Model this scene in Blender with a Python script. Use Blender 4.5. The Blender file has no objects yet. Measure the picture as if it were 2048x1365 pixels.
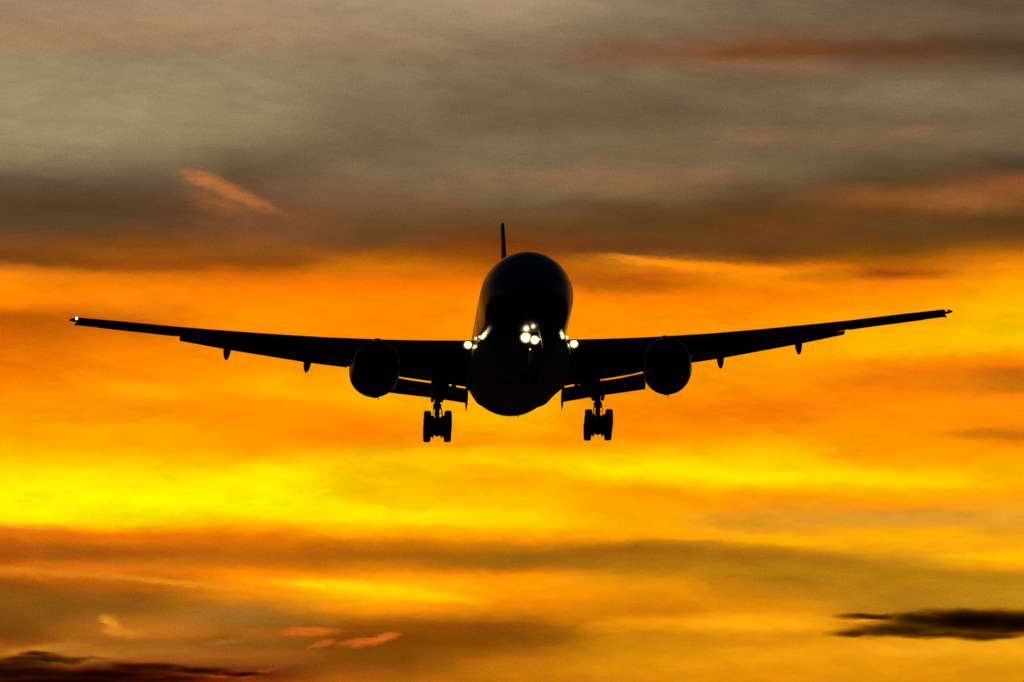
import bpy, bmesh, math, random
from math import sin, cos, pi, radians, sqrt, atan2, degrees
from mathutils import Vector, Matrix

random.seed(7)
S = bpy.context.scene
C = S.collection

# ------------------------------------------------------------------ camera
CAM_Z, CAM_EL, LENS = 1.7, 5.0, 400.0
FPX = LENS / 36.0 * 2048.0
cam_d = bpy.data.cameras.new('camera')
cam_d.lens = LENS
cam_d.sensor_width = 36
cam_d.clip_start = 1.0
cam_d.clip_end = 120000
cam = bpy.data.objects.new('camera', cam_d)
cam.location = (0, 0, CAM_Z)
cam.rotation_euler = (radians(90 + CAM_EL), 0, 0)
C.objects.link(cam)
S.camera = cam

# ------------------------------------------------------------------ world, exposure
S.view_settings.view_transform = 'Standard'
S.view_settings.look = 'None'
S.view_settings.exposure = 0
S.view_settings.gamma = 1
w = bpy.data.worlds.new('World')
S.world = w
w.use_nodes = True
wn = w.node_tree.nodes
wn.clear()
wsky = wn.new('ShaderNodeTexSky')
wsky.sky_type = 'NISHITA'
wsky.sun_disc = False
wsky.sun_elevation = radians(0.5)
wsky.sun_rotation = radians(-8)
wbg = wn.new('ShaderNodeBackground')
wbg.inputs['Strength'].default_value = 0.05
wout = wn.new('ShaderNodeOutputWorld')
w.node_tree.links.new(wsky.outputs[0], wbg.inputs['Color'])
w.node_tree.links.new(wbg.outputs[0], wout.inputs['Surface'])
S.cycles.max_bounces = 6
S.cycles.volume_bounces = 0

# ------------------------------------------------------------------ node helpers
def lin(h):
    r = []
    for k in (0, 2, 4):
        v = int(h[k:k + 2], 16) / 255
        r.append(v / 12.92 if v <= .04045 else ((v + .055) / 1.055) ** 2.4)
    return (*r, 1)


class NT:
    def __init__(s, tree):
        s.t = tree

    def n(s, typ, **kw):
        o = s.t.nodes.new(typ)
        for k, v in kw.items():
            setattr(o, k, v)
        return o

    def put(s, sock, v):
        if isinstance(v, bpy.types.NodeSocket):
            s.t.links.new(v, sock)
        else:
            sock.default_value = v

    def m(s, op, a, b=0.0, c=0.0, clamp=False):
        o = s.n('ShaderNodeMath', operation=op, use_clamp=clamp)
        for i, v in enumerate((a, b, c)):
            if i < len(o.inputs):
                s.put(o.inputs[i], v)
        return o.outputs[0]

    def vm(s, op, a, b=(0, 0, 0)):
        o = s.n('ShaderNodeVectorMath', operation=op)
        s.put(o.inputs[0], a)
        if op == 'SCALE':
            s.put(o.inputs['Scale'], b)
        else:
            s.put(o.inputs[1], b)
        return o.outputs[1] if op in ('LENGTH', 'DOT_PRODUCT') else o.outputs[0]

    def comb(s, x, y, z=0.0):
        o = s.n('ShaderNodeCombineXYZ')
        for i, v in enumerate((x, y, z)):
            s.put(o.inputs[i], v)
        return o.outputs[0]

    def sep(s, v):
        o = s.n('ShaderNodeSeparateXYZ')
        s.put(o.inputs[0], v)
        return o.outputs

    def noise(s, vec, scale=1.0, detail=4.0, rough=.5, dist=0.0, dims='3D'):
        o = s.n('ShaderNodeTexNoise', noise_dimensions=dims)
        s.put(o.inputs['Vector'], vec)
        o.inputs['Scale'].default_value = scale
        o.inputs['Detail'].default_value = detail
        o.inputs['Roughness'].default_value = rough
        o.inputs['Distortion'].default_value = dist
        return o

    def rng(s, v, a, b, c=0.0, d=1.0, smooth=True):
        o = s.n('ShaderNodeMapRange', interpolation_type='SMOOTHSTEP' if smooth else 'LINEAR')
        for i, x in enumerate((v, a, b, c, d)):
            s.put(o.inputs[i], x)
        return o.outputs[0]

    def mix(s, f, a, b, blend='MIX'):
        o = s.n('ShaderNodeMix', data_type='RGBA', blend_type=blend)
        s.put(o.inputs[0], f)
        s.put(o.inputs[6], a)
        s.put(o.inputs[7], b)
        return o.outputs[2]

    def mapping(s, v, loc, rot, scale):
        o = s.n('ShaderNodeMapping', vector_type='TEXTURE')
        s.put(o.inputs[0], v)
        o.inputs['Location'].default_value = loc
        o.inputs['Rotation'].default_value = rot
        o.inputs['Scale'].default_value = scale
        return o.outputs[0]


# ------------------------------------------------------------------ evening sky: clouds laid out by azimuth and elevation (degrees)
def az(x):
    return degrees(math.atan((x - 1024) / FPX)) / cos(radians(CAM_EL))


def el(y):
    return CAM_EL + degrees(math.atan((682.5 - y) / FPX))


PXD = degrees(1 / FPX)
BANDS = {
0: "0 9a8473 60 a88463 95 9f8868 125 93906c 200 92946f 280 95906a 320 867c5a 355 6a5540 400 5c422c 450 604428 490 7d4a20 525 8a4a15 545 f08a10 570 ff9200 610 fb8404 635 c06005 660 c86404 700 e87804 760 fc8a02 850 ffa802 900 ffbe00 935 ffdc00 960 fff400 1000 ffff00 1045 fff000 1060 f09010 1080 d07810 1110 a85c10 1130 c06c10 1148 d88018 1165 9c5c14 1200 8a5c1c 1240 7c5418 1270 74480f 1295 a86820 1315 b07022 1340 8a4a1c 1365 7a3c14",
256: "0 a08a76 50 a8876a 90 a08464 120 948e6e 180 93936f 250 97946f 290 8c8762 330 7c7052 360 6a5540 400 5c4228 450 5e4228 480 7a4618 510 94500f 535 a0520a 550 e07a08 570 f88404 590 ff9008 610 f58808 640 d87008 665 e87a04 700 fc8a02 760 ff9802 790 ffa404 820 ff9a00 850 ffb000 900 ffb800 940 ffe000 980 fff800 1010 ffff00 1035 ffee00 1050 ffd800 1065 f89808 1085 d88010 1110 b06410 1130 e0881a 1150 d47a10 1180 a86818 1210 90641f 1240 ac7428 1265 c88028 1285 a06a28 1305 b0742a 1325 8a4c20 1345 7a3414 1365 702c0c",
512: "0 a69079 60 a68c70 100 9c8468 130 928a6c 180 92896a 230 908866 280 807654 320 70604a 345 6a5238 380 70503a 420 784c2e 460 7c4c2c 500 8c4e1a 530 984e0c 550 d87006 570 f48004 600 ff8c00 640 ff9800 720 ff9a00 760 ffa800 790 ffb000 820 ff9c00 850 ffa000 900 ffaa00 940 ffd800 970 fff400 1000 ffff00 1020 fff400 1035 ffd000 1050 ffb000 1065 f49408 1090 d07c08 1120 c07010 1140 e88c08 1165 ffa80c 1180 fca010 1200 dc9018 1220 b07c28 1250 98702c 1265 a86c20 1285 906020 1310 a06420 1330 80481a 1350 6c2c0c 1365 a04810",
768: "0 a69480 60 9e8870 100 987c64 140 8a7a60 200 807258 260 786850 320 7a6850 360 806648 400 78583a 440 704c2c 480 744822 505 9c5410 530 d07008 560 f07c04 600 ff9000 660 ff9000 720 ffa000 780 ffb400 810 ffb000 840 ff9c00 870 ff9800 890 ffa600 910 ffc800 950 ffc800 980 ffcc00 1010 ffd800 1030 fff000 1045 ffd800 1060 ffc000 1080 e89408 1100 b87010 1125 c87c10 1145 f09808 1170 ffc808 1190 ffd004 1205 ffb008 1220 f09810 1240 a86410 1260 844a08 1300 804c0c 1330 8a520e 1350 a8640f 1365 b06a10",
1024: "0 a6967e 60 948068 100 8a745c 140 80705a 200 746850 230 706248 270 76684f 320 7c6c54 350 86684a 380 7a6444 410 705436 440 6c4a28 470 703f18 500 843f0c 530 a85408 560 e07404 600 ff9400 680 ff9c00 760 ffac00 800 ffbc00 840 ffc000 870 ffac00 890 ffa400 910 ffc800 930 ffd000 960 ffb400 990 ffc400 1020 ffd000 1035 ffdc00 1050 ffc800 1070 ffb408 1085 e0900c 1105 a87014 1125 a06a18 1140 d08010 1160 ffa808 1180 ffa804 1200 f89804 1220 e08c0c 1245 a0600c 1265 8a5008 1290 945808 1315 b87410 1340 c88012 1365 c47c10",
1280: "0 8c7c68 50 84745e 80 80644c 105 8a5638 130 866046 160 786a50 220 6c5c44 260 746448 300 7c6646 335 84684a 360 886444 385 7c6240 410 684c2c 440 5e4020 470 644018 500 744418 520 b86c10 535 d07408 550 c86408 565 c06004 585 f08000 610 ff9000 700 ff9c00 780 ff9c00 820 ff9000 850 ff9400 880 ff9c00 905 ffc000 935 ffe800 955 ffe000 975 ffb000 1000 ffa400 1030 ffb000 1060 ffb000 1080 e89810 1095 a86810 1115 b07018 1140 b87c18 1160 dc900c 1180 f09808 1205 dc8808 1225 d88408 1245 f09c0c 1265 d88c10 1290 d08a10 1330 e0940c 1365 d88c10",
1536: "0 7c6a58 40 7a6450 75 8a5430 105 88471c 130 8c6040 160 746048 200 7a6c52 240 766448 270 846848 300 7a6446 340 7c6544 370 6c5234 410 5e4222 440 6a4018 480 6c4018 510 744414 525 b86008 540 ff9808 560 ff9800 590 ff8c00 640 ffa000 700 ffac00 740 ffa404 780 ff9800 815 f88008 840 fc8c00 870 ffa800 900 ffc000 940 ffe000 955 fff000 970 ffd800 990 ffa800 1010 f8a010 1040 e8a020 1060 f4a818 1080 fcb008 1095 d08c14 1110 a87014 1140 b8801c 1160 b87c18 1190 d48a10 1220 f09a0c 1240 ffb010 1258 f4a414 1280 dc9010 1310 f0a010 1340 e8980c 1365 e0900c",
1792: "0 6e5846 40 785c48 75 745038 100 6c4020 125 7a5238 160 7c6a50 200 80705a 240 746248 270 846648 300 786042 330 685032 360 604424 395 845026 420 70441c 450 64401c 480 6c4014 505 804a0c 530 b45c08 548 a05008 560 f08008 590 ff9c00 620 ffac00 650 ffb800 680 ffc800 700 ffc804 720 ffa400 750 f48808 780 f88804 810 ff9800 860 ffa000 900 ffa000 930 ffb400 960 ffd800 980 ffc000 1000 ffa800 1020 e89c18 1040 e09c28 1060 fcb008 1075 ffb808 1100 f0a818 1115 d89420 1135 b8841c 1160 b47c18 1190 b8821e 1215 b88020 1250 c88818 1290 f0a014 1330 e89c10 1365 dc9010",
2048: "0 685240 50 6c5444 90 5c4028 130 68503a 160 74664c 200 7c6c52 240 74644a 290 746044 330 5c4028 365 88502a 390 885028 420 6c441e 455 5c3c18 485 7c4810 505 b86408 530 ee8808 560 ffac00 600 ffc000 650 ffd000 690 ffcc00 715 ff9c00 735 d87808 755 c46c08 775 d07808 800 ff9808 830 ff9800 860 f08808 870 c87008 885 f49004 920 ffb000 960 ffb800 990 ffa808 1020 f8b020 1045 e8a428 1065 f0a820 1080 f8b018 1095 fcb014 1110 ffc000 1130 ffb408 1145 c88c1c 1180 c08c20 1215 c08a1e 1250 c88c1c 1290 f0a818 1330 e8a014 1365 dc9410",
}
for _c in BANDS:        # colour balance of the high grey deck and of the low brown one
    _v = BANDS[_c].split()
    for _i in range(0, len(_v), 2):
        _y, _h = float(_v[_i]), _v[_i + 1]
        _r, _g, _b = (int(_h[_k:_k + 2], 16) for _k in (0, 2, 4))
        if _y < 345:
            _l = .3 * _r + .6 * _g + .1 * _b
            _q = _l / (.3 + .6 * .875 + .1 * .65)
            _r, _g, _b = (.5 * a_ + .5 * b_ * _q for a_, b_ in ((_r, 1), (_g, .875), (_b, .65)))
            _g, _b = _g * .965, _b * .95
        elif _y > 1060:
            _k = .88 if _c <= 512 else (.92 if _c <= 1024 else .96)
            _r, _g, _b = _r, _g * _k, _b * .6
        elif 530 < _y < 900:
            _g *= .93 if _c >= 1536 else .945
        elif _y >= 900:
            _g *= .96
        _v[_i + 1] = '%02x%02x%02x' % (min(255, int(_r)), int(_g), int(_b))
    BANDS[_c] = ' '.join(_v)
# smaller patches of cloud: x, y, half length, half height, tilt (down to the right), colour, strength
PATCHES = [
    (462, 384, 92, 14, 24, 'bc6f34', .85), (440, 404, 80, 24, 20, 'a0622f', .6), (405, 356, 48, 15, 12, 'b87240', .8), (420, 365, 50, 12, 20, 'c07436', .6), (520, 405, 60, 8, 24, 'b06a34', .5),
    (1500, 102, 250, 13, 0, '8a4c20', .25), (1700, 100, 330, 9, -2, '70401c', .35), (1560, 132, 190, 10, 4, '94684a', .4),
    (1180, 350, 130, 14, 3, '966c4a', .5), (1420, 355, 100, 16, -3, '8c6644', .5), (1530, 275, 50, 14, 0, '8a6648', .5),
    (1830, 262, 80, 12, -4, '8a6846', .5), (1920, 405, 120, 22, 3, '96602c', .7),
    (1380, 530, 175, 10, 5, 'ff9a0a', .9), (1265, 517, 60, 6, 8, 'ee8a18', .8), (1190, 562, 130, 22, 6, 'b05c0c', .85),
    (1640, 556, 90, 11, 2, 'b8640a', .7), (1400, 562, 80, 9, 3, 'd87408', .5), (1500, 580, 60, 7, 2, 'e88008', .5),
    (60, 648, 230, 22, 3, 'c46206', .45), (120, 520, 190, 16, 6, '87480f', .5),
    (560, 812, 190, 20, 6, 'ff8c00', .7), (680, 862, 150, 20, -4, 'ff8800', .75), (560, 760, 60, 16, 0, 'ffb400', .5),
    (280, 778, 90, 14, 4, 'ffb004', .6), (140, 890, 80, 12, -4, 'ffae00', .6), (420, 820, 90, 12, 14, 'ff8c00', .5),
    (480, 960, 200, 26, -9, 'fff400', .6), (960, 935, 60, 12, 4, 'ffa800', .8), (1040, 945, 110, 9, 6, 'ffae04', .6),
    (900, 905, 200, 10, -3, 'ffcc00', .5), (1500, 818, 160, 18, -2, 'f47e06', .6), (1860, 765, 190, 18, 2, 'ee8206', .5),
    (2020, 765, 110, 26, -4, 'bc6c0c', .45), (1980, 866, 110, 10, -2, 'c4700a', .6),
    (1720, 912, 80, 7, 1, 'ff9c00', .7), (1250, 1010, 120, 14, 2, 'ffac00', .5), (1000, 1008, 120, 8, 0, 'ffb800', .6),
    (800, 1040, 330, 9, 2, 'fff000', .5), (900, 1056, 130, 5, 2, 'ffac04', .6),
    (1790, 1040, 130, 15, 1, 'dc9c2c', .7), (1480, 1048, 110, 13, 0, 'e09414', .5), (1450, 1040, 90, 10, 0, 'd88c18', .4),
    (1580, 1080, 140, 8, 2, 'ffb404', .8), (1980, 1115, 110, 7, 2, 'ffc204', .8),
    (120, 1108, 190, 16, 3, 'a45a10', .6), (420, 1118, 240, 15, -2, 'b8680c', .55), (130, 1148, 190, 6, 5, 'dc861c', .7),
    (360, 1165, 200, 6, 6, 'f0981a', .7), (690, 1172, 150, 11, 3, 'ffe004', .8), (860, 1192, 110, 10, 5, 'ffd404', .7),
    (60, 1205, 190, 28, 2, '8a5010', .6), (440, 1232, 120, 20, -3, 'a8702a', .45),
    (228, 1251, 24, 14, 40, 'e88c20', 1), (228, 1252, 20, 11, 30, 'e88c20', 1), (252, 1263, 40, 9, 6, 'd88420', 1), (213, 1242, 16, 8, 30, 'f09424', 1),
    (620, 1262, 62, 7, -1, 'e06818', .85), (620, 1262, 62, 7, -1, 'e06818', .5), (648, 1287, 26, 6, -12, 'e06818', .85), (648, 1287, 26, 6, -12, 'e06818', .5), (728, 1283, 48, 8, -7, 'e06818', .85), (728, 1283, 48, 8, -7, 'e06818', .5), (768, 1275, 32, 6, -12, 'e06818', .85), (768, 1275, 32, 6, -12, 'e06818', .5),
    (385, 1268, 65, 7, 0, 'c06e1c', .6), (470, 1288, 100, 8, -4, '8a6020', .5), (455, 1283, 45, 5, -6, 'c07a20', .5),
    (430, 1312, 140, 6, -3, 'b06420', .5), (90, 1299, 100, 10, -8, 'c47c20', .9), (170, 1318, 110, 8, -6, 'b87422', .8),
    (1000, 1268, 160, 18, 2, '88500a', .5), (1120, 1262, 80, 10, -20, '94580c', .4), (1230, 1215, 90, 9, 3, 'cc7c0a', .5),
    (1700, 1185, 260, 26, 4, 'b47a18', .35), (1480, 1248, 190, 9, 2, 'ffb010', .6), (1720, 1240, 60, 4, 1, 'ffa80c', .8),
    (1350, 1085, 130, 8, 0, 'a06414', .6), (1560, 1110, 240, 14, 4, 'a86e16', .4), (1850, 1300, 190, 14, 0, 'f0a820', .5),
    (480, 1342, 80, 9, -3, '7a2c10', .7), (440, 1353, 50, 7, -12, 'c04c14', .8), (520, 1346, 60, 5, -15, 'a4501c', .6),
    (245, 1350, 32, 7, -4, '782c14', .6), (730, 1352, 60, 6, -3, 'ac5014', .6),
]


def sky_material():
    mt = bpy.data.materials.new('evening_sky')
    mt.use_nodes = True
    mt.cycles.emission_sampling = 'NONE'
    t = mt.node_tree
    t.nodes.clear()
    N = NT(t)
    tc = N.n('ShaderNodeTexCoord')
    d = N.vm('NORMALIZE', tc.outputs['Object'])
    X, Y, Z = N.sep(d)
    A = N.m('MULTIPLY', N.m('ARCTAN2', X, Y), 180 / pi)
    E = N.m('MULTIPLY', N.m('ARCSINE', Z), 180 / pi)
    P = N.comb(A, E, 0.0)
    # slow wind-drawn warp, then a finer one
    w1 = N.noise(N.vm('MULTIPLY', P, (1.6, 3.4, 1)), 1.0, 3, .5)
    w2 = N.noise(N.vm('MULTIPLY', P, (5.0, 15.0, 1)), 1.0, 6, .6)
    d1 = N.vm('MULTIPLY', N.vm('SUBTRACT', w1.outputs['Color'], (.5, .5, .5)), (.28, .055, 0))
    d2 = N.vm('MULTIPLY', N.vm('SUBTRACT', w2.outputs['Color'], (.5, .5, .5)), (.20, .048, 0))
    Q = N.vm('ADD', P, N.vm('ADD', d1, d2))
    QX, QY, _ = N.sep(Q)
    e_top, e_bot = el(0), el(1365)
    T = N.m('DIVIDE', N.m('SUBTRACT', e_top, QY), e_top - e_bot, clamp=True)
    cols = []
    for cx in sorted(BANDS):
        v = BANDS[cx].split()
        st = []
        for i in range(0, len(v), 2):
            c = lin(v[i + 1])
            if v[i + 1][:2] == 'ff':        # the glowing belt is brighter than the film can hold
                c = (1.3, c[1], c[2], 1)
            st.append(((e_top - el(float(v[i]))) / (e_top - e_bot), c))
        h = len(st) // 2
        outs = []
        for chunk in (st[:h + 1], st[h:]):
            r = N.n('ShaderNodeValToRGB')
            r.color_ramp.interpolation = 'CARDINAL'
            es = r.color_ramp.elements
            while len(es) < len(chunk):
                es.new(.5)
            for k, (p, c) in enumerate(chunk):
                es[k].position = 0.0
            for k in range(len(chunk) - 1, -1, -1):
                es[k].position = min(1, max(0, chunk[k][0]))
            for k, (p, c) in enumerate(chunk):
                es[k].color = c
            N.put(r.inputs[0], T)
            outs.append(r.outputs[0])
        cols.append((az(cx), N.mix(N.m('GREATER_THAN', T, st[h][0]), outs[0], outs[1])))
    col = cols[0][1]
    for (a0, _), (a1, c) in zip(cols, cols[1:]):
        col = N.mix(N.rng(QX, a0, a1), col, c)
    # patches
    w3 = N.noise(N.vm('MULTIPLY', P, (13, 34.0, 1)), 1.0, 6, .68)
    R = N.vm('ADD', P, N.vm('MULTIPLY', N.vm('SUBTRACT', w3.outputs['Color'], (.5, .5, .5)), (.13, .048, 0)))
    R0 = R
    brk = N.rng(w3.outputs['Fac'], .34, .56, .55, 1.0)
    for i, (x, y, rx, ry, tilt, hx, k) in enumerate(PATCHES):
        if i % 4 == 0:      # evaluate the patches in turn (keeps the shader within its stack)
            R = N.vm('ADD', R0, N.vm('SCALE', col, 1e-9))
        q = N.mapping(R, (az(x), el(y), 0), (0, 0, -radians(tilt)), (rx * PXD * 1.45, ry * PXD * 1.6, 1))
        f = N.m('MULTIPLY', N.rng(N.vm('LENGTH', q), 1.0, .05, 0, k), brk)
        col = N.mix(f, col, (*[c_ * (1.3 if k_ == 0 and hx[:2] == 'ff' else 1) for k_, c_ in enumerate(lin(hx)[:3])], 1))
    # drawn-out fibres and fine mottling of the cloud deck
    ta = N.mapping(Q, (0, 0, 0), (0, 0, radians(-9)), (1, 1, 1))
    tb = N.mapping(Q, (0, 0, 0), (0, 0, radians(7)), (1, 1, 1))
    sa = N.noise(N.vm('MULTIPLY', ta, (2.4, 11.0, 1)), 1.0, 7, .62)
    sb = N.noise(N.vm('MULTIPLY', tb, (5.0, 15.0, 1)), 1.0, 7, .66)
    sc = N.noise(N.vm('MULTIPLY', P, (1.1, 2.6, 1)), 1.0, 3, .5)
    g = N.m('ADD', N.m('MULTIPLY', sa.outputs['Fac'], .46), N.m('ADD', N.m('MULTIPLY', sb.outputs['Fac'], .36), N.m('MULTIPLY', sc.outputs['Fac'], .28)))
    g = N.m('ADD', g, 1 - .55)
    col = N.mix(1.0, col, N.comb(g, g, g), 'MULTIPLY')
    gr = N.noise(N.vm('MULTIPLY', P, (95, 95, 1)), 1.0, 2, .8)
    lum = N.n('ShaderNodeRGBToBW')
    N.put(lum.inputs[0], col)
    amp = N.rng(lum.outputs[0], .12, .5, .75, .16)
    g2 = N.m('ADD', 1.0, N.m('MULTIPLY', N.m('SUBTRACT', gr.outputs['Fac'], .5), amp))
    col = N.mix(1.0, col, N.comb(g2, g2, g2), 'MULTIPLY')
    # the rest of the sky: dusk atmosphere, glowing low towards the sun, dim overhead and behind
    far = N.n('ShaderNodeTexSky', sky_type='NISHITA', sun_disc=False, sun_elevation=radians(.5), sun_rotation=radians(-8))
    N.put(far.inputs[0], d)
    farc = N.mix(1.0, far.outputs[0], (.012, .014, .022, 1), 'MULTIPLY')
    glow_a = N.rng(N.m('ABSOLUTE', A), 3.0, 30.0, 1, 0)
    glow_e = N.rng(E, 4.0, 22.0, 1, 0)
    farc = N.mix(N.m('MULTIPLY', glow_a, glow_e), farc, (.42, .13, .014, 1))
    ma = N.rng(N.m('ABSOLUTE', A), 2.9, 7.0, 1, 0)
    me = N.rng(N.m('ABSOLUTE', N.m('SUBTRACT', E, CAM_EL)), 1.9, 4.2, 1, 0)
    col = N.mix(N.m('MULTIPLY', ma, me), farc, col)
    em = N.n('ShaderNodeEmission')
    N.put(em.inputs[0], col)
    out = N.n('ShaderNodeOutputMaterial')
    t.links.new(em.outputs[0], out.inputs[0])
    return mt


def link(o, parent=None):
    C.objects.link(o)
    if parent:
        o.parent = parent
    return o


def bobj(name, bm, mat=None, parent=None, smooth=False, autosmooth=None):
    bmesh.ops.recalc_face_normals(bm, faces=bm.faces)
    me = bpy.data.meshes.new(name)
    bm.to_mesh(me)
    bm.free()
    if mat:
        me.materials.append(mat)
    o = bpy.data.objects.new(name, me)
    link(o, parent)
    if smooth:
        for p in me.polygons:
            p.use_smooth = True
        if autosmooth:
            lim = radians(autosmooth)
            b2 = bmesh.new()
            b2.from_mesh(me)
            for e in b2.edges:
                if len(e.link_faces) == 2 and e.calc_face_angle(0) > lim:
                    e.smooth = False
            b2.to_mesh(me)
            b2.free()
    return o


bm = bmesh.new()
bmesh.ops.create_uvsphere(bm, u_segments=96, v_segments=48, radius=32000)
sky = bobj('sky', bm, sky_material(), smooth=True)
sky['kind'] = 'structure'

# ------------------------------------------------------------------ ground
def simple(name, base, rough=.5, metal=0.0, coat=0.0, spec=.5, var=.15, scale=2.0):
    mt = bpy.data.materials.new(name)
    mt.use_nodes = True
    N = NT(mt.node_tree)
    b = mt.node_tree.nodes['Principled BSDF']
    tc = N.n('ShaderNodeTexCoord')
    no = N.noise(tc.outputs['Object'], scale, 5, .6)
    g = N.rng(no.outputs['Fac'], .3, .7, 1 - var, 1 + var)
    N.put(b.inputs['Base Color'], N.mix(1.0, (*base, 1), N.comb(g, g, g), 'MULTIPLY'))
    N.put(b.inputs['Roughness'], N.rng(no.outputs['Fac'], .3, .7, rough * .85, min(1, rough * 1.15)))
    b.inputs['Metallic'].default_value = metal
    b.inputs['Coat Weight'].default_value = coat
    b.inputs['Specular IOR Level'].default_value = spec
    return mt


bm = bmesh.new()
bmesh.ops.create_circle(bm, cap_ends=True, segments=96, radius=31000)
ground = bobj('ground', bm, simple('dark_airfield_grass', (.20, .17, .11), .95, var=.4, scale=.01))
ground['kind'] = 'structure'

# ------------------------------------------------------------------ aircraft materials
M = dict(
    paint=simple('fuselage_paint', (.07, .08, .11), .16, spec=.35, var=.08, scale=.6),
    belly=simple('ground_lit_belly_paint', (.72, .57, .46), .35, var=.12, scale=.8),  # lightened and warmed: ground-bounced dusk glow put into the colour
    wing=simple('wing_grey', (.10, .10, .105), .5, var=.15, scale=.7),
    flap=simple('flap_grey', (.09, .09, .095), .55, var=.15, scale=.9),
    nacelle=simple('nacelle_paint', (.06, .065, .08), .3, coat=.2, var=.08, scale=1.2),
    lip=simple('polished_lip', (.55, .56, .6), .18, metal=1, var=.05),
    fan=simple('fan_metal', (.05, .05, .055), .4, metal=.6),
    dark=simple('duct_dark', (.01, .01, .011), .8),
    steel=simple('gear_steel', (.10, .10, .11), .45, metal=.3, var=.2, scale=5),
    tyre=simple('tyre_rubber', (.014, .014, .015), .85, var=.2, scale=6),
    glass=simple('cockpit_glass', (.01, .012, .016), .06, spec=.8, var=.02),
)


def emis(name, col, st):
    mt = bpy.data.materials.new(name)
    mt.use_nodes = True
    b = mt.node_tree.nodes['Principled BSDF']
    b.inputs['Base Color'].default_value = (.8, .8, .8, 1)
    b.inputs['Emission Color'].default_value = (*col, 1)
    b.inputs['Emission Strength'].default_value = st
    return mt


def lamp_mat(name, col, edge, core, rim):
    # bright core falling off towards an amber rim; lamp bloom put into the emission
    mt = bpy.data.materials.new(name)
    mt.use_nodes = True
    N = NT(mt.node_tree)
    b = mt.node_tree.nodes['Principled BSDF']
    x, y, z = N.sep(N.n('ShaderNodeTexCoord').outputs['Generated'])
    r = N.vm('LENGTH', N.comb(N.m('SUBTRACT', x, .5), 0.0, N.m('SUBTRACT', z, .5)))
    r = N.m('MULTIPLY', r, 2)
    N.put(b.inputs['Emission Color'], N.mix(N.rng(r, .3, .9), (*col, 1), (*edge, 1)))
    N.put(b.inputs['Emission Strength'], N.m('ADD', N.m('MULTIPLY', N.m('POWER', N.rng(r, 1.03, .05, 0, 1), 1.9), core), rim))
    b.inputs['Base Color'].default_value = (.2, .2, .2, 1)
    return mt


M['lamp'] = lamp_mat('landing_lamp_glow', (1, .86, .48), (1, .52, .07), 16, .02)
M['glint'] = lamp_mat('glint_bead_glow', (1, .82, .45), (1, .6, .2), 5, .1)  # for added beads that imitate reflected lamplight
M['green'] = emis('green_nav_glow', (.45, 1, .78), 1.8)
M['red'] = emis('red_nav_glow', (1, .25, .06), 1.1)

# ------------------------------------------------------------------ mesh helpers
def loft(rings, closed=True, cap=True, bm=None):
    bm = bm or bmesh.new()
    vs = [[bm.verts.new(p) for p in r] for r in rings]
    n = len(rings[0])
    for a, b in zip(vs, vs[1:]):
        for i in range(n if closed else n - 1):
            j = (i + 1) % n
            try:
                bm.faces.new((a[i], a[j], b[j], b[i]))
            except ValueError:
                pass
    if cap:
        for r in (vs[0], vs[-1]):
            try:
                bm.faces.new(r)
            except ValueError:
                pass
    return bm


def ring_y(s, cx, cz, rx, rz, n=48, p=2.0):
    out = []
    for i in range(n):
        a = 2 * pi * i / n
        c, d = cos(a), sin(a)
        out.append((cx + rx * math.copysign(abs(c) ** (2 / p), c), s, cz + rz * math.copysign(abs(d) ** (2 / p), d)))
    return out


def tube(bm, a, b, r0, r1=None, n=14):
    a, b = Vector(a), Vector(b)
    r1 = r0 if r1 is None else r1
    d = (b - a).normalized()
    u = d.orthogonal().normalized()
    v = d.cross(u)
    rs = [[tuple(p + (u * cos(2 * pi * i / n) + v * sin(2 * pi * i / n)) * r) for i in range(n)] for p, r in ((a, r0), (b, r1))]
    loft(rs, bm=bm)


def lathe_x(bm, c, prof, n=40):
    # profile of (dx, r) pairs turned about an axle along X
    rs = [[(c[0] + dx, c[1] + r * cos(2 * pi * i / n), c[2] + r * sin(2 * pi * i / n)) for i in range(n)] for dx, r in prof]
    loft(rs, bm=bm)


def lathe_y(bm, c, prof, n=48, cap=True):
    rs = [[(c[0] + r * cos(2 * pi * i / n), c[1] + dy, c[2] + r * sin(2 * pi * i / n)) for i in range(n)] for dy, r in prof]
    loft(rs, bm=bm, cap=cap)


def box(bm, c, d, rot=None, bev=0.0):
    r = bmesh.ops.create_cube(bm, size=1)
    vs = r['verts']
    mt = Matrix.Translation(c) @ (rot or Matrix.Identity(4)) @ Matrix.Diagonal((*d, 1))
    bmesh.ops.transform(bm, matrix=mt, verts=vs)
    if bev:
        es = {e for v in vs for e in v.link_edges}
        bmesh.ops.bevel(bm, geom=list(es), offset=bev, segments=2, affect='EDGES')


# ------------------------------------------------------------------ airliner
air = bpy.data.objects.new('airliner', None)
link(air)
POSE = (1.24276, 741.787368, 70.7535, -0.0508, 0.029593, -0.0122)
air.location = POSE[:3]
air.rotation_euler = (POSE[3], POSE[5], POSE[4])
air['label'] = 'dark twin-engine airliner with lights on and landing gear down, flying head-on against the sunset sky'
air['category'] = 'airplane'

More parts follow.
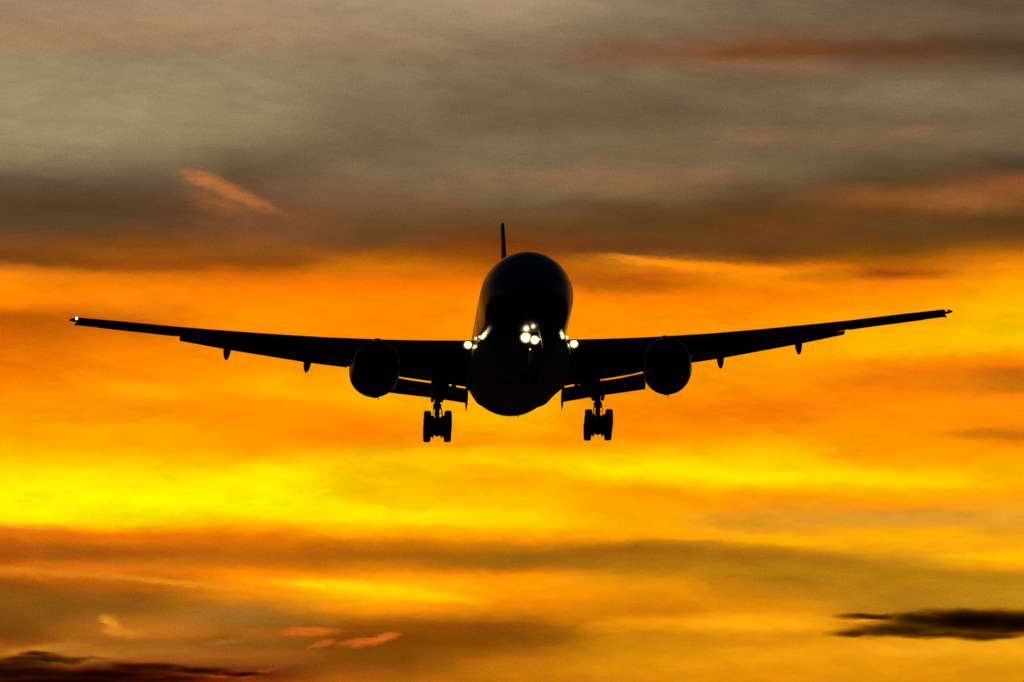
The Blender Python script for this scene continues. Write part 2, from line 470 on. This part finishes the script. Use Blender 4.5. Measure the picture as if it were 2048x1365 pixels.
# fuselage: stations of (s, top, bottom, half width); s runs from nose to tail, z from the body axis
FUS = [(0, -.78, -.82, .03), (.12, -.42, -1.18, .38), (.4, -.12, -1.5, .72), (.9, .25, -1.85, 1.12), (1.5, .62, -2.12, 1.48), (2.2, 1.1, -2.34, 1.83),
       (3.0, 1.62, -2.52, 2.14), (3.8, 2.02, -2.66, 2.4), (5, 2.42, -2.82, 2.68), (6.5, 2.70, -2.96, 2.9), (8, 2.90, -3.05, 3.03), (9.5, 3.04, -3.09, 3.09), (11, 3.1, -3.1, 3.1)]
FUS += [(s, 3.1, -3.1, 3.1) for s in range(14, 45, 3)]
FUS += [(45.2, 3.1, -3.1, 3.1), (47, 3.1, -2.95, 3.08), (49.5, 3.08, -2.5, 2.95), (52.5, 3.02, -1.75, 2.6), (55.5, 2.92, -.9, 2.1), (58.5, 2.72, -.05, 1.45), (61, 2.4, .75, .75), (62.4, 2.15, 1.25, .3), (62.9, 1.95, 1.5, .12)]
bm = loft([ring_y(s, 0, (t + b) / 2, w, (t - b) / 2, 72) for s, t, b, w in FUS])
M['paint'].node_tree.nodes['Principled BSDF'].inputs['IOR'].default_value = 1.28
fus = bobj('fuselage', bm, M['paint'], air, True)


def fus_at(s):
    for a, b in zip(FUS, FUS[1:]):
        if a[0] <= s <= b[0]:
            f = (s - a[0]) / (b[0] - a[0])
            return [a[k] + (b[k] - a[k]) * f for k in (1, 2, 3)]


def skin(s, ang, off):
    t, b, w_ = fus_at(s)
    return ((w_ + off) * sin(radians(ang)), s, (t + b) / 2 + ((t - b) / 2 + off) * cos(radians(ang)))


def skin_patch(s0, s1, a0, a1, off=.02, slant=0.0, ns=5, na=5):
    bm = bmesh.new()
    g = [[bm.verts.new(skin(s0 + (s1 - s0) * i / ns + slant * j / na, a0 + (a1 - a0) * j / na, off)) for j in range(na + 1)] for i in range(ns + 1)]
    for i in range(ns):
        for j in range(na):
            bm.faces.new((g[i][j], g[i + 1][j], g[i + 1][j + 1], g[i][j + 1]))
    return bm


for sg in (-1, 1):
    for a0, a1, s0, s1, sl in ((1.5, 32, 2.35, 3.25, .1), (34, 54, 2.5, 3.55, .25), (56, 68, 2.9, 3.9, .35)):
        bobj('cockpit_window', skin_patch(s0, s1, sg * a0, sg * a1, .015, sl), M['glass'], fus, True)
for sg in (-1, 1):
    for s in (7.0, 17.5, 37.0, 48.5):
        bobj('cabin_door', skin_patch(s, s + 1.07, sg * 72, sg * 106, .02), M['paint'], fus, True)
# antenna under the belly
bm = loft([[(.27 - .03, 39.7, z), (.27 + .03, 39.7, z), (.27 + .02, 40.1 + (z + 3.93) * .3, z), (.27 - .02, 40.1 + (z + 3.93) * .3, z)] for z in (-3.2, -3.92)])
bobj('antenna', bm, M['steel'], fus)

# wing-to-body fairing
FAIR = [(18.6, 2.9, 1.0, -1.9), (19.6, 3.06, 1.28, -1.92), (21, 3.22, 1.5, -1.88), (23, 3.38, 1.64, -1.84), (26, 3.52, 1.72, -1.8), (30, 3.62, 1.76, -1.78), (34, 3.60, 1.70, -1.76), (37, 3.42, 1.52, -1.76), (39.5, 3.15, 1.3, -1.8), (42, 2.85, 1.0, -1.95), (43.5, 2.6, .9, -2.1)]
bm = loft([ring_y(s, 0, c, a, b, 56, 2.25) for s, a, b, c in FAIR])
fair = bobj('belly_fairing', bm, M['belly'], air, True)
for sg in (-1, 1):
    bm = loft([[(sg * .9 + dx, s, -3.50 + dz) for dx, dz in ((-.28, .02), (.28, .02), (.24, -.07), (-.24, -.07))] for s in (24.5, 25.3)])
    bobj('air_inlet', bm, M['dark'], fair)


# ------------------------------------------------------------------ wings
def foil(tc, n=22, cam=.02):
    up, lo = [], []
    for i in range(n):
        t = i / (n - 1)
        c = (1 - cos(pi * t)) / 2
        y = 5 * tc * (.2969 * sqrt(c) - .126 * c - .3516 * c * c + .2843 * c ** 3 - .1015 * c ** 4)
        k = cam * (1 - (2 * c - 1) ** 2)
        up.append((c, k + y))
        lo.append((c, k - .9 * y))
    return up[::-1] + lo[1:]


def lerp(tab, x, k):
    if x <= tab[0][0]:
        return tab[0][k]
    for a, b in zip(tab, tab[1:]):
        if a[0] <= x <= b[0]:
            return a[k] + (b[k] - a[k]) * (x - a[0]) / (b[0] - a[0])
    return tab[-1][k]


# x, leading edge s, chord, leading edge z, twist, thickness
W = [(1.5, 21.5, 14.6, -1.66, 3.3, .13), (3.1, 22.64, 13.66, -1.52, 3.4, .135), (5.5, 24.3, 12.18, -1.138, 3.5, .125), (8, 26.02, 10.65, -.733, 4.0, .116), (9.8, 27.26, 9.54, -.441, 3.5, .11),
     (13, 29.47, 8.45, .033, 2, .108), (17, 32.23, 7.1, .73, .5, .107), (21, 34.99, 5.74, 1.483, -1, .105), (23.2, 36.51, 5.0, 1.902, -2.9, .103), (27, 39.13, 3.71, 2.765, -.9, .101), (29.9, 41.12, 2.74, 3.38, 2.1, .10)]


def wing_pt(x, c, zf):
    # a point of the wing's own surface frame: chord fraction c, offset zf (in chords) above the chord line
    sle, ch, zl, tw = (lerp(W, x, k) for k in (1, 2, 3, 4))
    a = radians(tw)
    X, Z = c * ch, zf * ch
    return (x, sle + X * cos(a) + Z * sin(a), zl - X * sin(a) + Z * cos(a))


def slab(sec_list, sg, **kw):
    return loft([[(sg * p[0], p[1], p[2]) for p in r] for r in sec_list], **kw)


def foil_blade(x, s0, z0, ch, ang, tc, shear=0.0):
    a = radians(ang)
    return [(x, s0 + c * ch * cos(a) + z * ch * sin(a), z0 - c * ch * sin(a) + z * ch * cos(a)) for c, z in foil(tc, 12, .03)]


def body_y(bm, x, s0, s1, z0, z1, rx, rz, sg, pointed=True, n=18, m=12):
    rs = []
    for i in range(m + 1):
        t = i / m
        k = sqrt(max(0, 1 - abs(2 * t - 1) ** (2.4 if pointed else 4)))
        k = max(k, .02)
        rs.append(ring_y(s0 + (s1 - s0) * t, sg * x, z0 + (z1 - z0) * t, rx * k, rz * k, n))
    loft(rs, bm=bm)


for sg in (-1, 1):
    xs = [w_[0] for w_ in W]
    fine = []
    for a, b in zip(xs, xs[1:]):
        fine += [a + (b - a) * k / 3 for k in range(3)]
    fine.append(xs[-1])
    rings = []
    for x in fine:
        rings.append([wing_pt(x, c, z) for c, z in foil(lerp(W, x, 5))])
    # raked tip: closes with the trailing corner a little further out
    last = [wing_pt(29.9, c, z * .55) for c, z in foil(.10)]
    last = [(p[0] + .08 + .30 * max(0, (p[1] - 42.3) / 1.6), p[1] + .03, p[2]) for p in last]
    rings.append(last)
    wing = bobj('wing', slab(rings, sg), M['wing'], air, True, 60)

    # leading-edge slats, run out forward and down
    for x0, x1 in ((4.4, 8.2), (11.3, 15.6), (15.7, 20.0), (20.1, 24.2), (24.3, 28.4)):
        rs = []
        for k in range(5):
            x = x0 + (x1 - x0) * k / 4
            ch, tc = lerp(W, x, 2), lerp(W, x, 5)
            f = [(c, z) for c, z in foil(tc) if c < .13]
            pts = [wing_pt(x, c * .95 - .035, z * .85 - .012) for c, z in f]
            inner = [wing_pt(x, .06, -.004)]
            rs.append(pts + inner)
        bobj('slat', slab(rs, sg), M['flap'], wing, True, 40)

    # outboard flap
    OF = [(11.5, 36.6, 38.2, -.61), (14.3, 37.6, 38.95, -.12), (19.75, 39.3, 40.45, 1.03), (22.98, 40.45, 41.45, 1.80)]
    rs = []
    for x, s0, s1, zt in OF:
        p = wing_pt(x, .84, -.022)
        ch = sqrt((s1 - p[1]) ** 2 + (p[2] - zt) ** 2)
        rs.append(foil_blade(x, p[1], p[2], ch, degrees(atan2(p[2] - zt, s1 - p[1])), .14))
    flap = bobj('outboard_flap', slab(rs, sg), M['flap'], wing, True, 50)
    # flaperon behind the engine
    rs = []
    for x in (9.6, 10.9):
        p = wing_pt(x, .985, -.012)
        rs.append(foil_blade(x, p[1], p[2], 1.5, 18, .14))
    bobj('flaperon', slab(rs, sg), M['flap'], wing, True, 50)
    # inboard flap: forward vane and main panel, slot between wing and flap left open
    IF = [(3.30, 36.75, -2.381, 39.0, -3.03), (5.7, 36.95, -1.919, 39.0, -2.63), (7.2, 37.1, -1.667, 39.05, -2.43), (9.05, 37.3, -1.26, 39.1, -2.17)]
    rs = []
    for x, s0, z0, s1, z1 in IF:
        ch = sqrt((s1 - s0) ** 2 + (z0 - z1) ** 2)
        ang = degrees(atan2(z0 - z1, s1 - s0))
        rs.append(foil_blade(x, s0, z0 - .035, ch, ang - .4, .15))
    bobj('inboard_flap', slab(rs, sg), M['flap'], wing, True, 50)
    # brackets that carry the flap across the slot
    for x, wd in ((4.2, .28), (4.62, .16), (5.2, 1.1)):
        bm = bmesh.new()
        p = wing_pt(x, .97, -.01)
        box(bm, (sg * x, p[1] + .35, p[2] - .12), (wd, 1.1, .34), Matrix.Rotation(-.25, 4, 'X'), .04)
        bobj('flap_bracket', bm, M['steel'], wing)
    # aileron hinge line panel
    rs = [[wing_pt(x, c, z) for c, z in ((.80, .012), (1.02, .001), (1.02, -.006), (.80, -.026))] for x in (23.3, 25.5, 28.6)]
    bobj('aileron', slab(rs, sg), M['flap'], wing)
    # flap track fairings
    for x, s0, s1, zt, zb in ((19.7, 37.2, 41.7, 1.0, .40), (14.2, 35.2, 40.3, -.1, -.74)):
        bm = bmesh.new()
        rs = []
        for k in range(13):
            t = k / 12
            s = s0 + (s1 - s0) * t
            h = .16 + .34 * sin(pi * min(1, t * 1.1) * .55)
            r = .26 * min(1, sqrt(t * 6 + .01)) * max(.03, 1 - max(0, (t - .55) / .45) ** 2.6)
            zc = zt - .02 + (0 if t < .5 else -(t - .5) * 2 * (zt - zb) * .86)
            rs.append(ring_y(s, sg * (x + .14 * max(0, t - .6) / .4), zc + (.25 - t * .2), r, max(.02, h * (r / .26)), 18))
        loft(rs, bm=bm)
        bobj('flap_track_fairing', bm, M['flap'], wing, True)
    # pointed fairing at the inner end of the inboard flap
    bm = bmesh.new()
    rs = []
    for s, z, w_, h in ((35.6, -2.0, .05, .12), (37.0, -2.3, .10, .26), (38.3, -2.75, .11, .32), (39.3, -3.15, .08, .22), (40.2, -3.48, .012, .015)):
        rs.append(ring_y(s, sg * 3.30, z, w_, h, 12))
    loft(rs, bm=bm)
    bobj('flap_end_fairing', bm, M['flap'], wing, True)
    # wing tip: light lens at the front and a thin cap sweeping outward behind it
    bm = bmesh.new()
    body_y(bm, 30.08, 41.2, 41.75, 3.46, 3.45, .095, .10, sg)
    bobj('navigation_light', bm, M['green'] if sg < 0 else M['red'], wing, True)
    bm = slab([[(29.9, 41.5, 3.50), (29.9, 42.9, 3.42), (29.9, 42.9, 3.36), (29.9, 41.5, 3.42)],
               [(30.25, 41.8, 3.55), (30.3, 42.9, 3.46), (30.3, 42.9, 3.40), (30.25, 41.8, 3.46)],
               [(30.58, 42.45, 3.53), (30.6, 42.9, 3.50), (30.6, 42.9, 3.49), (30.58, 42.45, 3.51)]], sg)
    bobj('wing_tip_cap', bm, M['wing'], wing)

    # ---------------- engine
    ex, ez = sg * 9.77, -2.757
    prof = [(1.6, 1.36), (1.0, 1.36), (.5, 1.38), (.2, 1.42), (.05, 1.46), (0, 1.505), (.05, 1.545), (.25, 1.58)]
    bm = bmesh.new()
    rs = []
    for s, r, zo in ((.24, 1.575, 0), (.7, 1.60, -.06), (1.4, 1.635, -.13), (2.3, 1.655, -.22), (3.2, 1.64, -.24), (4.2, 1.55, -.2), (5.2, 1.38, -.12), (5.8, 1.24, -.06)):
        rs.append(ring_y(20.5 + s, ex + sg * .09 * min(1, s / 2) - (.05 if sg < 0 else 0) * min(1, s / 2), ez + zo, r + (.05 if sg < 0 else 0) * min(1, s / 2), r, 64))
    for s, r in ((5.78, 1.20), (5.0, 1.05)):
        rs.append(ring_y(20.5 + s, ex + sg * .09, ez - .06, r, r, 64))
    loft(rs, bm=bm, cap=False)
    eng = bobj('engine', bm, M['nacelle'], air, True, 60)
    bm = bmesh.new()
    lathe_y(bm, (ex, 20.5, ez), prof[3:], 64, cap=False)
    bobj('intake_lip', bm, M['lip'], eng, True)
    bm = bmesh.new()
    lathe_y(bm, (ex, 20.5, ez), [(.2, 1.42), (.5, 1.38), (1.0, 1.36), (2.4, 1.37), (2.5, .3)], 64, cap=False)
    bobj('intake_duct', bm, M['dark'], eng, True, 60)
    bm = bmesh.new()
    for k in range(22):
        a0 = 2 * pi * k / 22
        sec = []
        for r, tw_, cw in ((.35, .9, .22), (.8, .7, .26), (1.33, .35, .34)):
            q = []
            for u in (-1, 1):
                for th in (-.012, .012):
                    aa = a0 + (u * cw * cos(tw_) * .5 + th) / r
                    q.append((ex + r * cos(aa), 22.0 + u * cw * sin(tw_) * .6 + th, ez + r * sin(aa)))
            sec.append([q[0], q[1], q[3], q[2]])
        loft(sec, bm=bm)
    bobj('fan', bm, M['fan'], eng)
    bm = bmesh.new()
    lathe_y(bm, (ex, 21.3, ez), [(0, .02), (.1, .12), (.35, .26), (.7, .38)], 32)
    bobj('spinner', bm, M['fan'], eng, True)
    bm = bmesh.new()
    lathe_y(bm, (ex, 25.2, ez - .05), [(0, 1.0), (1.2, .86), (2.0, .62), (2.02, .45), (3.0, .04)], 40)
    bobj('exhaust_core', bm, M['steel'], eng, True, 50)
    # pylon with its humped front fairing
    rs = []
    for s, zt, zb, w_ in ((21.0, -1.16, -1.4, .12), (21.5, -.90, -1.4, .26), (22.1, -.83, -1.4, .32), (23.2, -.80, -1.45, .30), (25, -.72, -1.5, .26), (27.5, -.6, -1.4, .24), (31, -.95, -1.3, .2), (34, -1.1, -1.2, .08)):
        rs.append(ring_y(s, sg * 9.69, (zt + zb) / 2, w_, (zt - zb) / 2, 20, 2.6))
    bobj('pylon', loft(rs), M['nacelle'], eng, True, 60)
    # strake on the nacelle flank, drain mast beneath
    for side in (-1,):
        rs = [[(ex + side * sg * -1 * r, s, ez + z) for r, z in ((1.60, .32), (1.60, .36), (1.60 + h, .47), (1.60 + h, .44))] for s, h in ((21.7, .01), (22.4, .14), (23.2, .14), (23.3, .02))]
        bobj('nacelle_strake', loft(rs), M['lip'], eng)
    bm = bmesh.new()
    body_y(bm, 9.85, 22.3, 24.6, -4.56, -4.50, .32, .14, sg)
    tube(bm, (ex + .1, 23.6, -4.55), (ex + .14, 24.0, -4.80), .035, .02, 8)
    bobj('drain_fairing', bm, M['nacelle'], eng, True)

    # ---------------- tailplane
    rs = []
    for x, s0, ch, z in ((.6, 52.6, 7.4, 1.2), (1.6, 53.4, 6.9, 1.35), (10.75, 60.2, 2.4, 2.9)):
        rs.append([(sg * x, s0 + c * ch, z + zz * ch) for c, zz in foil(.09, 16, -.005)])
    tp = bobj('tailplane', loft(rs), M['wing'], air, True, 60)
    rs = [[(sg * x, s0, z + .02), (sg * x, s0 + ch, z), (sg * x, s0, z - .04)] for x, s0, ch, z in ((2.0, 59.2, 1.75, 1.38), (10.4, 62.0, .75, 2.83))]
    bobj('elevator', loft(rs), M['flap'], tp)

    # ---------------- landing lights at the wing root
    lx, lz = sg * 3.577, -1.27
    bm = bmesh.new()
    lathe_y(bm, (lx, 22.62, lz), [(.0, .34), (.02, .35), (.5, .3)], 28, cap=False)
    lamp = bobj('landing_light', bm, M['steel'], air, True, 50)
    bm = bmesh.new()
    lathe_y(bm, (lx, 22.60, lz), [(-.05, .03), (-.03, .2), (0, .34)], 28)
    bobj('lens', bm, M['lamp'], lamp, True)
    # glowing bead added for the landing light's reflection on the body ahead of the fairing
    tx, tz = sg * 2.62, -1.0
    bm = bmesh.new()
    lathe_y(bm, (0, 0, 0), [(-.06, .03), (-.03, .11), (.1, .15), (.3, .16)], 20)
    bmesh.ops.transform(bm, matrix=Matrix.Translation((sg * 3.08, 21.4, tz)) @ Matrix.Scale(.8, 4, (1, 0, 0)), verts=bm.verts)
    bobj('body_glint_bead', bm, M['glint'], air, True)

# fin with rudder
rs = []
for z, s0, ch in ((2.6, 50.2, 10.2), (4.2, 51.8, 9.0), (11.8, 58.6, 4.3), (12.48, 59.3, 3.8), (12.62, 59.8, 3.2)):
    rs.append([(zz * ch, s0 + c * ch, z) for c, zz in foil(.070 if z < 12.55 else .05, 16, 0)])
fin = bobj('vertical_stabilizer', loft(rs), M['wing'], air, True, 60)
rs = [[(-.09 * k, s0, z), (.09 * k, s0, z), (0, s0 + ch, z)] for z, s0, ch, k in ((3.6, 58.0, 3.0, 1.4), (12.2, 62.0, 1.25, .7))]
bobj('rudder', loft(rs), M['wing'], fin)


# ------------------------------------------------------------------ landing gear
def wheel(parent, x, s, z, R, w_, mat=None):
    bm = bmesh.new()
    h = w_ / 2
    lathe_x(bm, (x, s, z), [(-h * .62, R * .46), (-h * .88, R * .60), (-h, R * .80), (-h * .93, R * .90), (-h * .72, R * .975), (-h * .45, R),
                            (-h * .42, R * .985), (-h * .38, R), (h * .38, R), (h * .42, R * .985), (h * .45, R), (h * .72, R * .975), (h * .93, R * .90), (h, R * .80), (h * .88, R * .60), (h * .62, R * .46)])
    bobj('wheel', bm, M['tyre'], parent, True, 40)


for sg in (-1, 1):
    gx, gs, gz = sg * 5.485, 31.8, -5.59
    tilt = radians(10.4)
    bm = bmesh.new()
    tube(bm, (gx, gs + .1, -1.6), (gx, gs, -4.05), .20, .18, 20)                 # outer cylinder
    tube(bm, (gx, gs, -3.95), (gx, gs, -4.12), .19, .30, 20)
    tube(bm, (gx, gs, -4.12), (gx, gs, -4.40), .30, .27, 20)                      # collar
    tube(bm, (gx, gs, -4.40), (gx, gs, -5.45), .155, .155, 20)                    # piston
    gear = bobj('main_landing_gear', bm, M['steel'], air, True, 40)
    # bogie beam with brakes on three axles
    bm = bmesh.new()
    a = Vector((gx, gs - 1.5 * cos(tilt), gz + 1.5 * sin(tilt)))
    b = Vector((gx, gs + 1.5 * cos(tilt), gz - 1.5 * sin(tilt)))
    tube(bm, a, b, .25, .25, 16)
    tube(bm, (gx, gs, gz + .32), (gx, gs, gz - .1), .26, .24, 18)
    bobj('bogie_beam', bm, M['steel'], gear, True, 40)
    for k in (-1, 0, 1):
        ax_s, ax_z = gs + k * 1.45 * cos(tilt), gz - k * 1.45 * sin(tilt)
        bm = bmesh.new()
        tube(bm, (gx - .72, ax_s, ax_z), (gx + .72, ax_s, ax_z), .075, .075, 12)
        for q in (-1, 1):
            lathe_x(bm, (gx + q * .37, ax_s, ax_z), [(-.17, .12), (-.16, .27), (.12, .30), (.15, .22)], 24)
            box(bm, (gx + q * .30, ax_s + .1, ax_z - .33), (.10, .10, .08), None, .02)
            box(bm, (gx + q * .42, ax_s - .05, ax_z + .27), (.07, .12, .08), None, .02)
        bobj('axle', bm, M['steel'], gear, True, 40)
        for q in (-1, 1):
            wheel(gear, gx + q * .70, ax_s, ax_z, .635, .50)
    # torque links and hydraulic lines
    for q in (-1, 1):
        bm = bmesh.new()
        tube(bm, (gx + q * .27, gs - .12, -4.35), (gx + q * .31, gs - .25, -4.95), .022, .022, 8)
        tube(bm, (gx + q * .31, gs - .25, -4.94), (gx + q * .24, gs - .25, -5.5), .022, .022, 8)
        tube(bm, (gx + q * .30, gs - .24, -4.72), (gx + q * .14, gs - .1, -4.70), .02, .02, 8)
        bobj('hydraulic_line', bm, M['steel'], gear)
    bm = bmesh.new()
    tube(bm, (gx - sg * .30, gs - .3, -4.45), (gx - sg * .38, gs - .7, -5.25), .03, .03, 8)
    bobj('hydraulic_line', bm, M['steel'], gear)
    bm = bmesh.new()
    tube(bm, (gx - .12, gs + .22, -4.3), (gx - .12, gs + .75, -4.75), .05, .05, 10)
    tube(bm, (gx + .12, gs + .22, -4.3), (gx + .12, gs + .75, -4.75), .05, .05, 10)
    tube(bm, (gx, gs + .75, -4.75), (gx, gs + .25, -5.3), .07, .05, 10)
    bobj('torque_link', bm, M['steel'], gear)
    # side and drag braces, door on the strut
    bm = bmesh.new()
    tube(bm, (gx, gs, -3.7), (gx - sg * 1.9, gs + .3, -2.1), .09, .09, 12)
    tube(bm, (gx, gs, -3.6), (gx, gs - 2.4, -1.7), .10, .10, 12)
    bobj('brace', bm, M['steel'], gear)
    bm = bmesh.new()
    box(bm, (gx + sg * .32, gs - .2, -3.25), (.22, 1.5, 1.24), None, .03)
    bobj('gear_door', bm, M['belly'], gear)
    bm = bmesh.new()
    box(bm, (gx - sg * .26, gs + .0, -3.62), (.30, .5, .60), None, .05)
    box(bm, (gx - sg * .42, gs - .05, -3.72), (.14, .3, .14), Matrix.Rotation(.4, 4, 'Y'), .02)
    bobj('actuator_housing', bm, M['steel'], gear)

# nose gear
ns = 5.9
bm = bmesh.new()
tube(bm, (0.01, ns + .1, -2.2), (0.01, ns, -4.4), .15, .14, 18)
tube(bm, (0.01, ns, -4.4), (0.01, ns, -5.5), .09, .09, 16)
tube(bm, (-.62, ns, -5.57), (.64, ns, -5.57), .06, .06, 12)
tube(bm, (0.01, ns, -4.3), (0.01, ns, -4.5), .19, .19, 18)
ng = bobj('nose_landing_gear', bm, M['steel'], air, True, 40)
for x in (-.39, .415):
    wheel(ng, x, ns, -5.573, .53, .40)
bm = bmesh.new()
tube(bm, (.01, ns, -4.3), (.01, ns + 1.9, -2.9), .06, .06, 10)
tube(bm, (.01, ns - .2, -4.5), (.01, ns - .42, -4.9), .05, .04, 10)
tube(bm, (.01, ns - .42, -4.9), (.01, ns - .1, -5.35), .04, .05, 10)
bobj('brace', bm, M['steel'], ng)
for sg in (-1, 1):
    bm = bmesh.new()
    rs = [[(sg * (.62 + .25 * k), s, -2.75 - 1.15 * k) for s in (4.7, 5.0, 7.6, 7.9)] + [(sg * (.66 + .25 * k), s, -2.75 - 1.15 * k) for s in (7.9, 7.6, 5.0, 4.7)] for k in (0, .5, 1)]
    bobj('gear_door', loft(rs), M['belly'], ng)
for x, z, r in ((-.22, -3.19, .43), (.36, -3.36, .36)):
    bm = bmesh.new()
    lathe_y(bm, (x, 5.5, z), [(.01, r * .9), (.1, r * .95), (.3, r * .5)], 28)
    bobj('landing_light', bm, M['dark'], ng, True, 40)
for x, z, r in ((-.22, -3.19, .43), (.36, -3.36, .36)):
    bm = bmesh.new()
    lathe_y(bm, (x, 5.47 - (.04 if x > 0 else 0), z), [(-.05, .03), (-.03, r * .55), (0, r)], 28)
    bobj('lens', bm, M['lamp'], ng, True)
for x, z in ((.68, -3.32), (.05, -3.98)):  # glowing beads added for glints of lamplight around the nose strut
    bm = bmesh.new()
    lathe_y(bm, (x, 5.4, z), [(-.04, .02), (-.02, .055), (.08, .06)], 16)
    bobj('gear_glint_bead', bm, M['glint'], ng, True)


# ------------------------------------------------------------------ two dark low clouds (real volumes far beyond the aircraft)
def cloud(name, label, dist, stations, blobs, dens, seed):
    # stations: (x, y_top, y_bottom) give the hull; blobs: (x, y, half length, half height) the body, in metres about the cloud's middle
    k = dist / FPX
    cx = sum(s[0] for s in stations) / len(stations)
    cy = sum((s[1] + s[2]) / 2 for s in stations) / len(stations)
    a, e = radians(az(cx)), radians(el(cy))
    o_loc = Vector((dist * sin(a) * cos(e), dist * cos(a) * cos(e), dist * sin(e) + CAM_Z))
    rs = []
    for x, yt, yb in stations:
        zc, hz = (cy - (yt + yb) / 2) * k, (yb - yt) / 2 * k
        ring = []
        for i in range(28):
            q = 2 * pi * i / 28
            ring.append(((x - cx) * k, cos(q) * max(20, hz * 2.2), zc + sin(q) * hz))
        rs.append(ring)
    mt = bpy.data.materials.new(name + '_vapour')
    mt.use_nodes = True
    t = mt.node_tree
    t.nodes.clear()
    N = NT(t)
    tc = N.n('ShaderNodeTexCoord')
    p = tc.outputs['Object']
    n1 = N.noise(N.vm('ADD', N.vm('MULTIPLY', p, (.02, .02, .075)), (seed, 0, 0)), 1.0, 6, .6)
    warp = N.vm('MULTIPLY', N.vm('SUBTRACT', n1.outputs['Color'], (.5, .5, .5)), (52, 20, 17))
    pw = N.vm('ADD', p, warp)
    tot = None
    for x, y, rx, ry in blobs:
        q = N.mapping(pw, ((x - cx) * k, 0, (cy - y) * k), (0, 0, 0), (rx * k, max(ry * k * 1.8, 16), ry * k))
        f = N.rng(N.vm('LENGTH', q), 1.12, .2)
        tot = f if tot is None else N.m('MAXIMUM', tot, f)
    ab = N.n('ShaderNodeVolumeAbsorption')
    ab.inputs['Color'].default_value = (.10, .0, .0, 1)
    N.put(ab.inputs['Density'], N.m('MULTIPLY', tot, dens))
    out = N.n('ShaderNodeOutputMaterial')
    t.links.new(ab.outputs[0], out.inputs['Volume'])
    mt.cycles.volume_step_rate = .5
    ob = bobj(name, loft(rs), mt, None, True)
    ob.location = o_loc
    ob.rotation_euler = (0, 0, -a)
    ob['label'] = label
    ob['category'] = 'cloud'
    ob['group'] = 'dark low clouds'
    return ob


cloud('cloud', 'long dark brown cloud with a pointed left end, low at the right edge', 12000,
      [(1640, 1258, 1276), (1665, 1226, 1286), (1720, 1220, 1290), (1800, 1214, 1292), (1900, 1210, 1294), (2020, 1210, 1294), (2140, 1212, 1290), (2260, 1222, 1284), (2300, 1245, 1265)],
      [(1740, 1233, 85, 7), (1850, 1237, 110, 13), (1980, 1246, 250, 32), (1800, 1262, 130, 18), (1710, 1266, 60, 9), (1880, 1240, 110, 17), (1860, 1270, 120, 12), (2080, 1250, 200, 27), (1960, 1272, 130, 12)], .135, 3.0)
cloud('cloud', 'ragged dark cloud bank at the lower left, its top edge fading into orange streaks', 12000,
      [(-260, 1318, 1368), (-200, 1300, 1390), (-60, 1296, 1410), (60, 1292, 1412), (160, 1298, 1412), (300, 1306, 1408), (430, 1318, 1398), (520, 1328, 1375), (560, 1340, 1360)],
      [(40, 1348, 220, 22), (40, 1322, 90, 11), (85, 1312, 60, 9), (-80, 1340, 150, 28), (200, 1350, 190, 20), (290, 1336, 110, 12), (400, 1342, 110, 9), (480, 1348, 80, 8), (120, 1372, 260, 26), (20, 1332, 150, 14), (330, 1362, 150, 12), (-60, 1325, 120, 16), (110, 1322, 110, 10)], .115, 9.0)
